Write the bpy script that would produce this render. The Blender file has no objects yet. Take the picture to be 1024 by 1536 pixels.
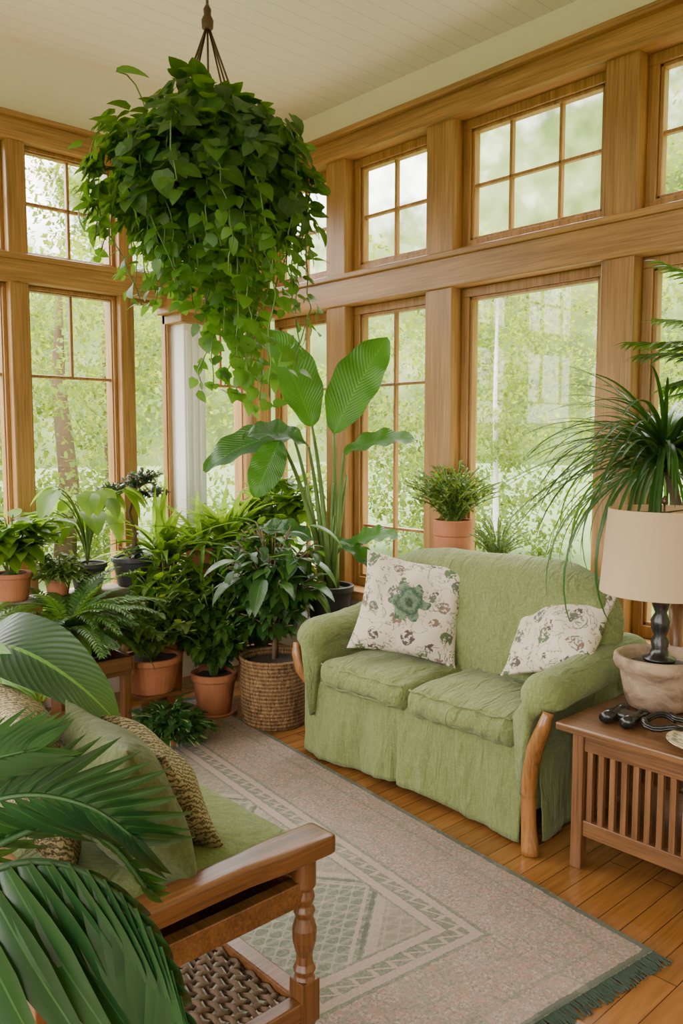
import bpy, math, random
from mathutils import Vector, Matrix, noise
random.seed(11)
V=Vector
SC=bpy.context.scene; COL=SC.collection
rnd=random.uniform
# ------------------------------------------------------------------ mesh builder
class MB:
    def __init__(s): s.v=[];s.f=[];s.uv=[];s.var=[];s.mi=[];s.m=0
    def add(s,vs,fs,uvs=None,var=0.5):
        o=len(s.v); s.v+=[tuple(p) for p in vs]
        s.var+=[var]*len(vs)
        for f in fs:
            s.f.append(tuple(o+i for i in f)); s.mi.append(s.m)
            s.uv+=[(uvs[i] if uvs else (0,0)) for i in f]
        return s
    def box(s,lo,hi):
        x0,y0,z0=lo;x1,y1,z1=hi
        return s.add([(x0,y0,z0),(x1,y0,z0),(x1,y1,z0),(x0,y1,z0),(x0,y0,z1),(x1,y0,z1),(x1,y1,z1),(x0,y1,z1)],
          [(0,3,2,1),(4,5,6,7),(0,1,5,4),(1,2,6,5),(2,3,7,6),(3,0,4,7)])
    def lathe(s,prof,c,n=24,cap=True):
        c=V(c);vs=[];fs=[]
        for r,z in prof:
            for i in range(n):
                a=2*math.pi*i/n; vs.append((c.x+r*math.cos(a),c.y+r*math.sin(a),c.z+z))
        for k in range(len(prof)-1):
            for i in range(n):
                j=(i+1)%n; fs.append((k*n+i,k*n+j,(k+1)*n+j,(k+1)*n+i))
        if cap:
            fs.append(tuple(range(n-1,-1,-1))); b=(len(prof)-1)*n; fs.append(tuple(range(b,b+n)))
        return s.add(vs,fs)
    def tube(s,pts,r,n=6,var=0.5,flat=1.0):
        pts=[V(p) for p in pts]; N=len(pts); vs=[];fs=[]
        if not isinstance(r,(list,tuple)): r=[r]*N
        ref=V((0.13,0.21,0.97))
        for k,p in enumerate(pts):
            t=(pts[min(k+1,N-1)]-pts[max(k-1,0)])
            if t.length<1e-9: t=V((0,0,1))
            t.normalize()
            if abs(t.dot(ref))>.97: ref=V((0.97,0.1,0.2))
            a=t.cross(ref).normalized(); b=t.cross(a)
            for i in range(n):
                th=2*math.pi*(i+.5)/n; vs.append(p+a*r[k]*math.cos(th)+b*r[k]*flat*math.sin(th))
        for k in range(N-1):
            for i in range(n):
                j=(i+1)%n; fs.append((k*n+i,k*n+j,(k+1)*n+j,(k+1)*n+i))
        fs.append(tuple(range(n-1,-1,-1))); fs.append(tuple(range((N-1)*n,N*n)))
        return s.add(vs,fs,None,var)
def rbox(mb,lo,hi,r,n=14,puff=(0,0,0),fn=None):
    lo=V(lo);hi=V(hi);c=(lo+hi)/2;h=(hi-lo)/2
    idx={};vs=[];fs=[]
    def vert(q):
        k=tuple(round(a*1000) for a in q)
        if k in idx: return idx[k]
        p=V((c[i]+q[i]*h[i] for i in range(3)))
        inn=V((min(max(p[i],lo[i]+r),hi[i]-r) for i in range(3)))
        d=p-inn
        if d.length>1e-9: p=inn+d.normalized()*r
        for i in range(3):
            j,k2=(i+1)%3,(i+2)%3
            p[i]+=puff[i]*q[i]*(1-q[j]**2)*(1-q[k2]**2)
        if fn: p=fn(p,q)
        idx[k]=len(vs);vs.append(p);return idx[k]
    g=[math.sin(math.pi/2*(2*i/n-1)) for i in range(n+1)]
    for ax in range(3):
        for sg in (-1,1):
            for i in range(n):
                for j in range(n):
                    qs=[]
                    for a,b in ((i,j),(i+1,j),(i+1,j+1),(i,j+1)):
                        q=[0,0,0];q[ax]=sg;q[(ax+1)%3]=g[a];q[(ax+2)%3]=g[b];qs.append(vert(q))
                    fs.append(tuple(qs if sg>0 else qs[::-1]))
    return mb.add(vs,fs)
def wr(p,s=9,a=.006,st=(1,1,1)):
    q=V((p[0]*s*st[0],p[1]*s*st[1],p[2]*s*st[2]))
    return a*(noise.noise(q)+.5*noise.noise(q*2.3))
# ------------------------------------------------------------------ objects
def mkobj(mb,name,mats,origin=(0,0,0),smooth=False,bevel=0,sub=0):
    me=bpy.data.meshes.new(name); o=V(origin)
    me.from_pydata([V(p)-o for p in mb.v],[],mb.f)
    if not isinstance(mats,(list,tuple)): mats=[mats]
    for m in mats: me.materials.append(m)
    me.polygons.foreach_set('material_index',mb.mi)
    if smooth: me.polygons.foreach_set('use_smooth',[True]*len(mb.f))
    uvl=me.uv_layers.new(name='UVMap'); uvl.data.foreach_set('uv',[c for u in mb.uv for c in u])
    at=me.attributes.new('var','FLOAT','POINT'); at.data.foreach_set('value',mb.var)
    me.update()
    ob=bpy.data.objects.new(name,me); COL.objects.link(ob); ob.location=o
    if bevel:
        b=ob.modifiers.new('Bevel','BEVEL'); b.width=bevel;b.segments=2;b.limit_method='ANGLE'
    if sub:
        b=ob.modifiers.new('Sub','SUBSURF'); b.levels=sub;b.render_levels=sub
    return ob
def struct(mb,name,mats,**k):
    ob=mkobj(mb,name,mats,**k); ob['kind']='structure'; return ob
def thing(name,label,cat,loc,group=None):
    e=bpy.data.objects.new(name,None); COL.objects.link(e); e.location=loc; e.empty_display_size=.1
    e['label']=label; e['category']=cat
    if group: e['group']=group
    return e
def part(mb,name,mats,th,label=None,**k):
    ob=mkobj(mb,name,mats,origin=th.location,**k); ob.parent=th; ob.location=(0,0,0)
    if label: ob['label']=label
    return ob
def single(mb,name,mats,label,cat,origin,group=None,**k):
    ob=mkobj(mb,name,mats,origin=origin,**k); ob['label']=label; ob['category']=cat
    if group: ob['group']=group
    return ob
# ------------------------------------------------------------------ materials
class NT:
    def __init__(s,name,world=False):
        if world:
            s.m=bpy.data.worlds.new(name)
        else: s.m=bpy.data.materials.new(name)
        s.m.use_nodes=True; s.t=s.m.node_tree; s.t.nodes.clear()
    def n(s,ty,props=None,**inp):
        nd=s.t.nodes.new(ty)
        for k,v in (props or {}).items(): setattr(nd,k,v)
        for k,v in inp.items():
            k=k.replace('_',' ')
            sock=nd.inputs[int(k[1:])] if (k[0]=='i' and k[1:].isdigit()) else nd.inputs[k]
            if isinstance(v,bpy.types.NodeSocket): s.t.links.new(v,sock)
            else:
                if isinstance(v,(tuple,list)) and len(v)==3 and sock.type=='RGBA': v=(*v,1)
                sock.default_value=v
        return nd
    def ma(s,op,a,b=0.0,c=0.0):
        return s.n('ShaderNodeMath',{'operation':op},i0=a,i1=b,i2=c).outputs[0]
    def mix(s,f,a,b,mode='MIX'):
        nd=s.t.nodes.new('ShaderNodeMix'); nd.data_type='RGBA'; nd.blend_type=mode
        for i,v in ((0,f),(6,a),(7,b)):
            if isinstance(v,bpy.types.NodeSocket): s.t.links.new(v,nd.inputs[i])
            else: nd.inputs[i].default_value=(*v,1) if isinstance(v,(tuple,list)) and len(v)==3 else v
        return nd.outputs[2]
    def co(s,k='Object'): return s.n('ShaderNodeTexCoord').outputs[k]
    def mapn(s,vec,scale=(1,1,1),loc=(0,0,0),rot=(0,0,0)):
        return s.n('ShaderNodeMapping',Vector=vec,Scale=scale,Location=loc,Rotation=rot).outputs[0]
    def noise(s,vec,sc=5,det=3,rough=.5,dist=0):
        return s.n('ShaderNodeTexNoise',Vector=vec,Scale=sc,Detail=det,Roughness=rough,Distortion=dist).outputs['Fac']
    def ramp(s,f,stops,interp='LINEAR'):
        nd=s.n('ShaderNodeValToRGB',Fac=f); cr=nd.color_ramp; cr.interpolation=interp
        while len(cr.elements)<len(stops): cr.elements.new(.5)
        for e,(p,c) in zip(cr.elements,stops):
            e.position=p; e.color=(*c,1) if len(c)==3 else c
        return nd.outputs[0]
    def out(s,sh): s.n('ShaderNodeOutputMaterial',Surface=sh); return s.m
    def pbr(s,col,rough=.5,bump=None,bs=.3,bd=.01,**k):
        p=s.n('ShaderNodeBsdfPrincipled',Base_Color=col,Roughness=rough,**k)
        if bump is not None:
            b=s.n('ShaderNodeBump',Strength=bs,Distance=bd,Height=bump); s.t.links.new(b.outputs[0],p.inputs['Normal'])
        return p.outputs[0]
def plain(name,c,rough=.6,var=.15,sc=8,bs=.2,metal=0,bscale=60):
    t=NT(name); co=t.co(); f=t.noise(co,sc,4)
    col=t.mix(f,tuple(a*(1-var) for a in c),tuple(min(1,a*(1+var)) for a in c))
    return t.out(t.pbr(col,rough,t.noise(co,bscale,3),bs,.004,Metallic=metal))
def wood(name,c1,c2,ax,rough=.38,sc=1.0):
    t=NT(name); co=t.co()
    s=[7*sc]*3; s[ax]=.5*sc
    f=t.noise(t.mapn(co,tuple(s)),2.4,5,.6,.4)
    s2=[60*sc]*3; s2[ax]=1.6*sc
    g=t.noise(t.mapn(co,tuple(s2)),2,4,.6)
    ff=t.ma('ADD',t.ma('MULTIPLY',f,.45),t.ma('MULTIPLY',g,.55))
    col=t.ramp(ff,[(.34,c1),(.62,c2)])
    return t.out(t.pbr(col,rough,g,.2,.002))
def leafmat(name,dark,light,trans=.35,rough=.38,vein=14,rib=.05,transcol=None,groove=0.0):
    t=NT(name)
    var=t.n('ShaderNodeAttribute',{'attribute_name':'var'}).outputs['Fac']
    uv=t.n('ShaderNodeSeparateXYZ',Vector=t.co('UV'))
    u=uv.outputs[0]; v=uv.outputs[1]
    d=t.ma('ABSOLUTE',t.ma('SUBTRACT',v,.5))
    col=t.mix(var,dark,light)
    col=t.mix(t.ma('MULTIPLY',t.noise(t.co(),25,2),.35),col,tuple(a*.6 for a in dark))
    wave=t.ma('SINE',t.ma('MULTIPLY',t.ma('SUBTRACT',u,t.ma('MULTIPLY',d,.5)),vein*6.283))
    if groove: col=t.mix(t.ma('MULTIPLY',t.ma('ADD',t.ma('MULTIPLY',wave,.5),.5),groove),col,dark)
    veinf=t.ma('MULTIPLY',t.ma('GREATER_THAN',wave,.8),.12)
    ribf=t.ma('MULTIPLY',t.ma('LESS_THAN',d,rib*.5),.5)
    lc=tuple(min(1,a*1.4+.02) for a in light)
    col=t.mix(t.ma('MAXIMUM',veinf,ribf),col,lc)
    p=t.pbr(col,rough,wave,.12+groove*.5,.004+.006*groove)
    tc=transcol or tuple(min(1,a*b) for a,b in zip(light,(2.0,1.7,.6)))
    tr=t.n('ShaderNodeBsdfTranslucent',Color=t.mix(var,tuple(a*.7 for a in tc),tc)).outputs[0]
    return t.out(t.n('ShaderNodeMixShader',Fac=trans,i1=p,i2=tr).outputs[0])
OAK1=(.185,.088,.025);OAK2=(.45,.235,.078)
M_oak=[wood('honey_oak_%d'%i,OAK1,OAK2,i) for i in range(3)]
M_sleg=wood('carved_honey_wood',(.12,.050,.014),(.34,.155,.045),2,.25)
M_dk=[wood('cherry_wood_%d'%i,(.060,.022,.007),(.215,.088,.028),i,.28) for i in range(3)]
M_tb=[wood('walnut_wood_%d'%i,(.062,.027,.010),(.22,.10,.038),i,.32) for i in range(3)]
M_cream=plain('cream_paint',(.80,.74,.61),.7,.03)
M_white=plain('white_paint',(.88,.88,.87),.5,.02)
M_cloth=plain('cream_cloth',(.5,.45,.36),.9,.1)
M_bench=plain('weathered_bench',(.26,.22,.165),.8,.3)
M_terra=plain('terracotta',(.36,.13,.056),.75,.25,14,.3)
M_char=plain('charcoal_clay',(.035,.033,.035),.5,.3,10)
M_soil=plain('potting_soil',(.04,.026,.015),.95,.5,40,1)
M_black=plain('black_lacquer',(.010,.009,.008),.25,.3)
M_iron=plain('bronze_wire',(.10,.06,.035),.4,.3,10,.1,.5)
M_stem=plain('green_stem',(.11,.19,.04),.5,.3)
M_dstem=plain('dark_green_stem',(.03,.085,.02),.5,.3)
M_bark=plain('bark',(.13,.08,.045),.9,.4,20,1)
M_pale=plain('pale_bark',(.60,.58,.52),.8,.2,12,.5)
t=NT('aged_clay'); co=t.co()
st_=t.noise(t.mapn(co,(1,1,1.6)),9,5,.65,.6)
M_terra2=t.out(t.pbr(t.ramp(st_,[(.35,(.15,.095,.056)),(.6,(.33,.235,.15))]),.85,st_,.4,.01))
L_dark=leafmat('dark_leaf',(.013,.048,.013),(.052,.145,.028),.32,.34)
L_mid=leafmat('mid_leaf',(.026,.088,.015),(.095,.22,.036),.44,.38)
L_bright=leafmat('bright_leaf',(.058,.155,.02),(.20,.36,.055),.52,.40)
L_blue=leafmat('blue_green_leaf',(.016,.05,.028),(.055,.13,.065),.22,.35)
L_big=leafmat('paddle_leaf',(.012,.06,.010),(.055,.18,.026),.36,.34,24,.06,None,.45)
L_palm=leafmat('palm_leaf',(.007,.032,.011),(.034,.11,.025),.14,.24,0.01,.06)
L_tree=leafmat('tree_leaf',(.085,.145,.028),(.16,.235,.052),.5,.8,1,0)
L_olive=leafmat('olive_leaf',(.065,.12,.02),(.17,.26,.05),.42,.5)
L_ivy=leafmat('ivy_leaf',(.018,.064,.016),(.11,.26,.042),.50,.38)
t=NT('window_glass')
M_glass=t.out(t.n('ShaderNodeMixShader',Fac=.05,i1=t.n('ShaderNodeBsdfTransparent').outputs[0],i2=t.n('ShaderNodeBsdfGlossy',Roughness=.02).outputs[0]).outputs[0])
t=NT('oak_floor'); co=t.co()
br=t.n('ShaderNodeTexBrick',{'offset':.37},Vector=co,Color1=(.32,.32,.32),Color2=(.75,.75,.75),Mortar=(0,0,0),Scale=1.0,Mortar_Size=.0016,Brick_Width=1.4,Row_Height=.085)
g=t.noise(t.mapn(co,(1.2,18,1)),3,6,.6,.5)
bw=t.n('ShaderNodeRGBToBW',Color=br.outputs[0]).outputs[0]
col=t.ramp(t.ma('ADD',t.ma('MULTIPLY',bw,.40),t.ma('MULTIPLY',g,.60)),[(.2,(.095,.036,.009)),(.75,(.32,.14,.037))])
col=t.mix(br.outputs[1],col,(.055,.022,.007))
M_floor=t.out(t.pbr(col,t.ma('ADD',.12,t.ma('MULTIPLY',g,.14)),t.ma('SUBTRACT',1,br.outputs[1]),.3,.002))
t=NT('beadboard'); co=t.co(); sp=t.n('ShaderNodeSeparateXYZ',Vector=co)
fr=t.ma('FRACT',t.ma('MULTIPLY',sp.outputs[1],1/.11))
gr=t.ma('LESS_THAN',fr,.05)
M_ceil=t.out(t.pbr(t.mix(gr,(.80,.755,.66),(.64,.60,.51)),.6,t.ma('SUBTRACT',1,gr),.25,.004))
def fabric(name,c,st=(1,1,1),sc=40,var=.20,bd=.02,bs=.75,wsc=9):
    t=NT(name); co=t.co()
    a=t.noise(t.mapn(co,st),sc,4,.7); b=t.noise(co,5,4,.6); w=t.noise(t.mapn(co,st),wsc,5,.55,1.4)
    f=t.ma('ADD',t.ma('MULTIPLY',a,.6),t.ma('MULTIPLY',b,.4))
    col=t.mix(f,tuple(x*(1-var*1.8) for x in c),tuple(x*(1+var*1.8) for x in c))
    wf=t.noise(t.mapn(co,(1,1,.25)),150,2,.7); wg=t.noise(t.mapn(co,(.3,.3,1)),150,2,.7)
    wv_=t.ma('MULTIPLY',t.ma('ADD',wf,wg),.5)
    col=t.mix(t.ma('MULTIPLY',t.ma('GREATER_THAN',wv_,.52),.30),col,tuple(x*1.7 for x in c))
    h=t.ma('ADD',t.ma('MULTIPLY',w,1.0),t.ma('MULTIPLY',wv_,.10))
    return t.out(t.pbr(col,.95,h,bs,bd,Sheen_Weight=.1))
GREEN=(.145,.178,.056)
M_sofa=fabric('green_linen',GREEN,(.7,2.2,1.3),bd=.028,bs=.85)
M_sofav=fabric('green_linen_skirt',GREEN,(2.5,2.5,.5))
M_olive=fabric('olive_cotton',(.070,.088,.024),(1,1,1))
M_seat=fabric('chair_green',(.125,.16,.042))
def floral(name,center=True):
    t=NT(name); co=t.co(); 
    nz=t.n('ShaderNodeTexNoise',Vector=co,Scale=14.0,Detail=3.0)
    dv=t.n('ShaderNodeVectorMath',{'operation':'SCALE'},i0=nz.outputs['Color'],Scale=.06).outputs[0]
    cc=t.n('ShaderNodeVectorMath',{'operation':'ADD'},i0=co,i1=dv).outputs[0]
    vo=t.n('ShaderNodeTexVoronoi',Vector=cc,Scale=12.0)
    fl=t.ma('LESS_THAN',vo.outputs['Distance'],.42)
    n2=t.noise(co,50,3,.7); lines=t.ma('GREATER_THAN',n2,.47)
    sel=t.ma('GREATER_THAN',t.n('ShaderNodeSeparateXYZ',Vector=vo.outputs['Color']).outputs[0],.18)
    mask=t.ma('MULTIPLY',t.ma('MULTIPLY',fl,lines),sel)
    sprig=t.ma('LESS_THAN',t.ma('ABSOLUTE',t.ma('SUBTRACT',t.noise(co,9,4,.6,1.5),.5)),.013)
    cr=t.ramp(t.n('ShaderNodeSeparateXYZ',Vector=vo.outputs['Color']).outputs[1],[(0,(.075,.052,.045)),(.4,(.18,.11,.09)),(.6,(.075,.115,.05)),(.85,(.10,.11,.085))],'CONSTANT')
    base=t.mix(t.noise(co,6,2),(.50,.42,.31),(.60,.52,.40))
    col=t.mix(mask,base,cr); col=t.mix(t.ma('MULTIPLY',sprig,.85),col,(.09,.10,.05))
    if center:
        s=t.n('ShaderNodeSeparateXYZ',Vector=cc)
        x=t.ma('SUBTRACT',s.outputs[0],.03); y=t.ma('SUBTRACT',s.outputs[1],.045)
        r=t.ma('SQRT',t.ma('ADD',t.ma('MULTIPLY',x,x),t.ma('MULTIPLY',y,y)))
        th=t.ma('ARCTAN2',y,x)
        R=t.ma('ADD',.084,t.ma('MULTIPLY',t.ma('COSINE',t.ma('MULTIPLY',th,6)),.020))
        fm=t.ma('LESS_THAN',r,R)
        shade=t.ma('ADD',t.ma('MULTIPLY',r,8),t.ma('MULTIPLY',n2,.55))
        fc=t.ramp(shade,[(0,(.25,.08,.05)),(.38,(.02,.055,.03)),(.55,(.15,.21,.13)),(.72,(.03,.07,.04)),(.95,(.17,.23,.14)),(1,(.05,.09,.05))])
        col=t.mix(fm,col,fc)
    return t.out(t.pbr(col,.85,t.noise(co,9,4),.6,.03))
M_fl1=floral('floral_cotton',True); M_fl2=floral('floral_cotton_small',False)
t=NT('woven_zigzag'); co=t.co()
wv=t.n('ShaderNodeTexWave',{'wave_type':'BANDS','bands_direction':'DIAGONAL'},Vector=t.mapn(co,(1,1,1)),Scale=34.0,Distortion=7.0,Detail=2.0,Detail_Scale=2.5)
M_zig=t.out(t.pbr(t.mix(wv.outputs['Fac'],(.065,.052,.02),(.37,.30,.155)),.9,wv.outputs['Fac'],.5,.01))
t=NT('basket_weave'); co=t.co(); s=t.n('ShaderNodeSeparateXYZ',Vector=co)
w1=t.ma('SINE',t.ma('MULTIPLY',s.outputs[2],300)); w2=t.noise(t.mapn(co,(22,22,5)),3,4,.6,1.5)
f=t.ma('ADD',t.ma('MULTIPLY',w1,.10),w2)
M_bask=t.out(t.pbr(t.ramp(f,[(.3,(.07,.03,.010)),(.5,(.22,.115,.044)),(.75,(.40,.245,.11))]),.7,f,.9,.02))
M_rope=plain('seat_rope',(.12,.072,.038),.85,.35,30,.8)
t=NT('lamp_linen'); co=t.co(); c=(.68,.54,.35)
p=t.pbr(c,.8,t.noise(co,200,2),.2,.003); tr=t.n('ShaderNodeBsdfTranslucent',Color=(.78,.60,.36,1)).outputs[0]
M_shade=t.out(t.n('ShaderNodeMixShader',Fac=.45,i1=p,i2=tr).outputs[0])
t=NT('painted_plate'); co=t.co(); vo=t.n('ShaderNodeTexVoronoi',Vector=co,Scale=38.0)
M_plate=t.out(t.pbr(t.ramp(vo.outputs['Distance'],[(.0,(.10,.04,.02)),(.35,(.14,.13,.06)),(.5,(.42,.33,.19))]),.5))
# rug
RW,RL=1.96,3.15
t=NT('patterned_rug'); co=t.co(); s=t.n('ShaderNodeSeparateXYZ',Vector=co)
ax_=t.ma('ABSOLUTE',s.outputs[0]); ay=t.ma('ABSOLUTE',s.outputs[1])
jit=t.ma('MULTIPLY',t.ma('SUBTRACT',t.noise(co,60,3),.5),.014)
ex=t.ma('ADD',t.ma('SUBTRACT',RW/2,ax_),jit); ey=t.ma('ADD',t.ma('SUBTRACT',RL/2,ay),jit)
d=t.ma('MINIMUM',ex,ey)
mott=t.noise(co,85,4,.85); big=t.noise(co,4,3); scr=t.noise(co,15,3,.6,2.8); fade=t.noise(co,7,5,.7)
pinkg=t.ramp(mott,[(.36,(.09,.075,.058)),(.5,(.265,.200,.158)),(.64,(.44,.35,.285))])
vo=t.n('ShaderNodeTexVoronoi',{'feature':'DISTANCE_TO_EDGE'},Vector=co,Scale=13.0).outputs['Distance']
pinkg=t.mix(t.ma('MULTIPLY',t.ma('LESS_THAN',vo,.08),.42),pinkg,(.13,.145,.10))
pinkg=t.mix(t.ma('MULTIPLY',t.ma('GREATER_THAN',scr,.53),.45),pinkg,(.34,.165,.13))
greeng=t.ramp(mott,[(.3,(.048,.064,.042)),(.55,(.115,.140,.090)),(.75,(.27,.28,.21))])
k=2*math.pi/.13
la=t.ma('SINE',t.ma('MULTIPLY',t.ma('ADD',s.outputs[0],s.outputs[1]),k)); lb=t.ma('SINE',t.ma('MULTIPLY',t.ma('SUBTRACT',s.outputs[0],s.outputs[1]),k))
lat_=t.ma('LESS_THAN',t.ma('ABSOLUTE',t.ma('MULTIPLY',la,lb)),.16)
rows=t.ma('GREATER_THAN',t.ma('SINE',t.ma('MULTIPLY',s.outputs[1],140)),.55)
field=t.mix(t.ma('MULTIPLY',lat_,.55),greeng,(.32,.29,.23))
field=t.mix(t.ma('MULTIPLY',rows,.28),field,(.38,.34,.27))
tri=t.ma('PINGPONG',t.ma('ADD',s.outputs[1],10.0),.42)
dd=t.ma('SUBTRACT',ex,t.ma('MULTIPLY',tri,1.0))
inn=t.ma('LESS_THAN',dd,.40)
field=t.mix(t.ma('MULTIPLY',inn,.5),field,(.27,.205,.16))
tl=t.ma('LESS_THAN',t.ma('ABSOLUTE',t.ma('SUBTRACT',dd,.42)),.024)
tl2=t.ma('LESS_THAN',t.ma('ABSOLUTE',t.ma('SUBTRACT',dd,.50)),.010)
tl3=t.ma('LESS_THAN',t.ma('ABSOLUTE',t.ma('SUBTRACT',dd,.462)),.010)
pinkl=t.mix(mott,(.22,.155,.125),(.46,.345,.28))
field=t.mix(t.ma('MULTIPLY',tl3,.8),field,(.05,.065,.042))
field=t.mix(t.ma('MULTIPLY',t.ma('MAXIMUM',tl,tl2),.8),field,pinkl)
z=t.ma('PINGPONG',t.ma('ADD',t.ma('ADD',s.outputs[0],s.outputs[1]),10.0),.035)
zig=t.ma('LESS_THAN',t.ma('ABSOLUTE',t.ma('SUBTRACT',t.ma('SUBTRACT',d,.405),z)),.008)
col=pinkg
def band(a,b,c,o=1.0):
    global col
    m=t.ma('MULTIPLY',t.ma('MULTIPLY',t.ma('GREATER_THAN',d,a),t.ma('LESS_THAN',d,b)),o); col=t.mix(m,col,c)
band(0,.022,(.05,.068,.045)); band(.10,.114,greeng,.45); band(.355,.370,greeng,.8); band(.370,.40,pinkl,.9); band(.40,.455,t.mix(zig,greeng,pinkl),.85); band(.455,.49,pinkl,.9); band(.49,.50,greeng,.8); band(.50,9,field)
col=t.mix(t.ma('MULTIPLY',big,.25),col,(.33,.27,.22))
col=t.mix(t.ma('MULTIPLY',t.ma('GREATER_THAN',fade,.54),.15),col,(.36,.30,.25))
M_rug=t.out(t.pbr(col,.95,mott,.6,.01))
M_fringe=plain('rug_fringe',(.045,.068,.045),.9,.4,30)
t=NT('garden_ground'); co=t.co()
ln=t.n('ShaderNodeVectorMath',{'operation':'DISTANCE'},i0=co,i1=(1.0,1.0,-.5)).outputs['Value']
gm=t.n('ShaderNodeMapRange',Value=t.ma('ADD',ln,t.ma('MULTIPLY',t.noise(co,.8,4),2.0)),From_Min=6.2,From_Max=7.6).outputs[0]
M_lawn_bounce=t.out(t.pbr(t.mix(gm,t.mix(t.noise(co,1.2,5),(.30,.28,.24),(.46,.42,.36)),t.mix(t.noise(co,2,5),(.045,.085,.015),(.11,.17,.035))),.95))  # lawn far out; pale ground near the house added to bounce neutral light
# ------------------------------------------------------------------ room
X1=3.65;Y1=4.75;X0=-2.0;Y0=-2.5;H=3.70
struct(MB().box((X0-.2,Y0-.2,-.1),(X1+.2,Y1+.2,0)),'floor',M_floor)
struct(MB().box((X0-.2,Y0-.2,H),(X1+.2,Y1+.2,H+.1)),'ceiling',M_ceil)
SILL=.62
struct(MB().box((X1,Y0,0),(X1+.15,Y1+.15,SILL)).box((X1,Y0,3.46),(X1+.15,Y1+.15,H)),'wall_right',M_cream)
mb=MB().box((X0,Y1,0),(X1,Y1+.15,SILL)).box((X0,Y1,3.38),(X1,Y1+.15,H))
prof_=[(Y1,3.40)]+[(Y1-.28+.28*math.cos(a),3.42+.28*math.sin(a)) for a in [i*math.pi/2/8 for i in range(9)]]
vs=[];fs=[]
for x in (X0,X1):
    for (y,z) in prof_: vs.append((x,y,z))
n=len(prof_)
for i in range(n-1): fs.append((i,i+1,n+i+1,n+i))
mb.add(vs,fs)
struct(mb,'wall_back',M_cream)
struct(MB().box((X0-.15,Y0,0),(X0,Y1,SILL)).box((X0-.15,Y0,3.46),(X0,Y1,H)),'wall_left',M_cream)
struct(MB().box((X0-.15,Y0-.15,0),(X1+.15,Y0,H)),'wall_front',M_cream)
tn=[0]
def trim(lo,hi,mat,bev=.008):
    tn[0]+=1; return struct(MB().box(lo,hi),'trim_%d'%tn[0],mat,bevel=bev)
posts_r=[(3.87,4.05),(3.0,3.2),(1.93,2.10),(.72,.92),(-.5,-.3),(-1.75,-1.55)]
for a,b in posts_r: trim((3.60,a,.0),(3.80,b,3.36),M_oak[2])
trim((3.585,Y0,2.44),(3.80,Y1,2.61),M_oak[1]); trim((3.565,Y0,2.60),(3.80,Y1,2.635),M_oak[1])
trim((3.57,Y0,3.34),(3.80,Y1,3.46),M_oak[1]); trim((3.53,Y0,3.455),(3.80,Y1,3.49),M_oak[1])
trim((3.52,Y0,.60),(3.80,Y1,.66),M_oak[1]); trim((3.62,Y0,0),(3.66,Y1,.14),M_oak[1])
posts_b=[(3.47,3.65),(2.49,2.585),(1.82,1.93),(.66,.78),(-.5,-.38),(-1.7,-1.58)]
for a,b in posts_b: trim((a,4.69,0),(b,4.90,3.27),M_oak[2])
trim((X0,4.67,2.48),(X1,4.90,2.61),M_oak[0]); trim((X0,4.65,2.60),(X1,4.90,2.635),M_oak[0])
trim((X0,4.68,3.25),(X1,4.90,3.37),M_oak[0]); trim((X0,4.65,3.365),(X1,4.90,3.395),M_oak[0])
trim((X0,4.66,.60),(X1,4.90,.66),M_oak[0])
for a in (-2.4,-1.2,0,1.2,2.4,3.6): trim((-2.15,a,0),(-1.96,a+.14,3.46),M_oak[2])
trim((-2.15,Y0,2.46),(-1.96,Y1,2.62),M_oak[1]); trim((-2.15,Y0,3.34),(-1.96,Y1,3.49),M_oak[1])
mb=MB().box((2.88,4.60,.6),(3.04,4.80,2.42))
for i in range(3): mb.box((2.892+i*.05,4.590,.75),(2.925+i*.05,4.61,2.30))
tn[0]+=1; struct(mb,'trim_%d'%tn[0],M_white,bevel=.006)
tn[0]+=1; struct(MB().lathe([(.058,.62),(.055,1.0),(.052,1.6),(.054,2.2),(.052,2.46)],(3.41,4.60,0),20),'trim_%d'%tn[0],M_oak[2],smooth=True)
trim((2.80,4.52,2.40),(3.14,4.80,2.50),M_oak[0]); trim((2.84,4.56,2.34),(3.10,4.80,2.41),M_oak[0])
wn=[0]
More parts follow.
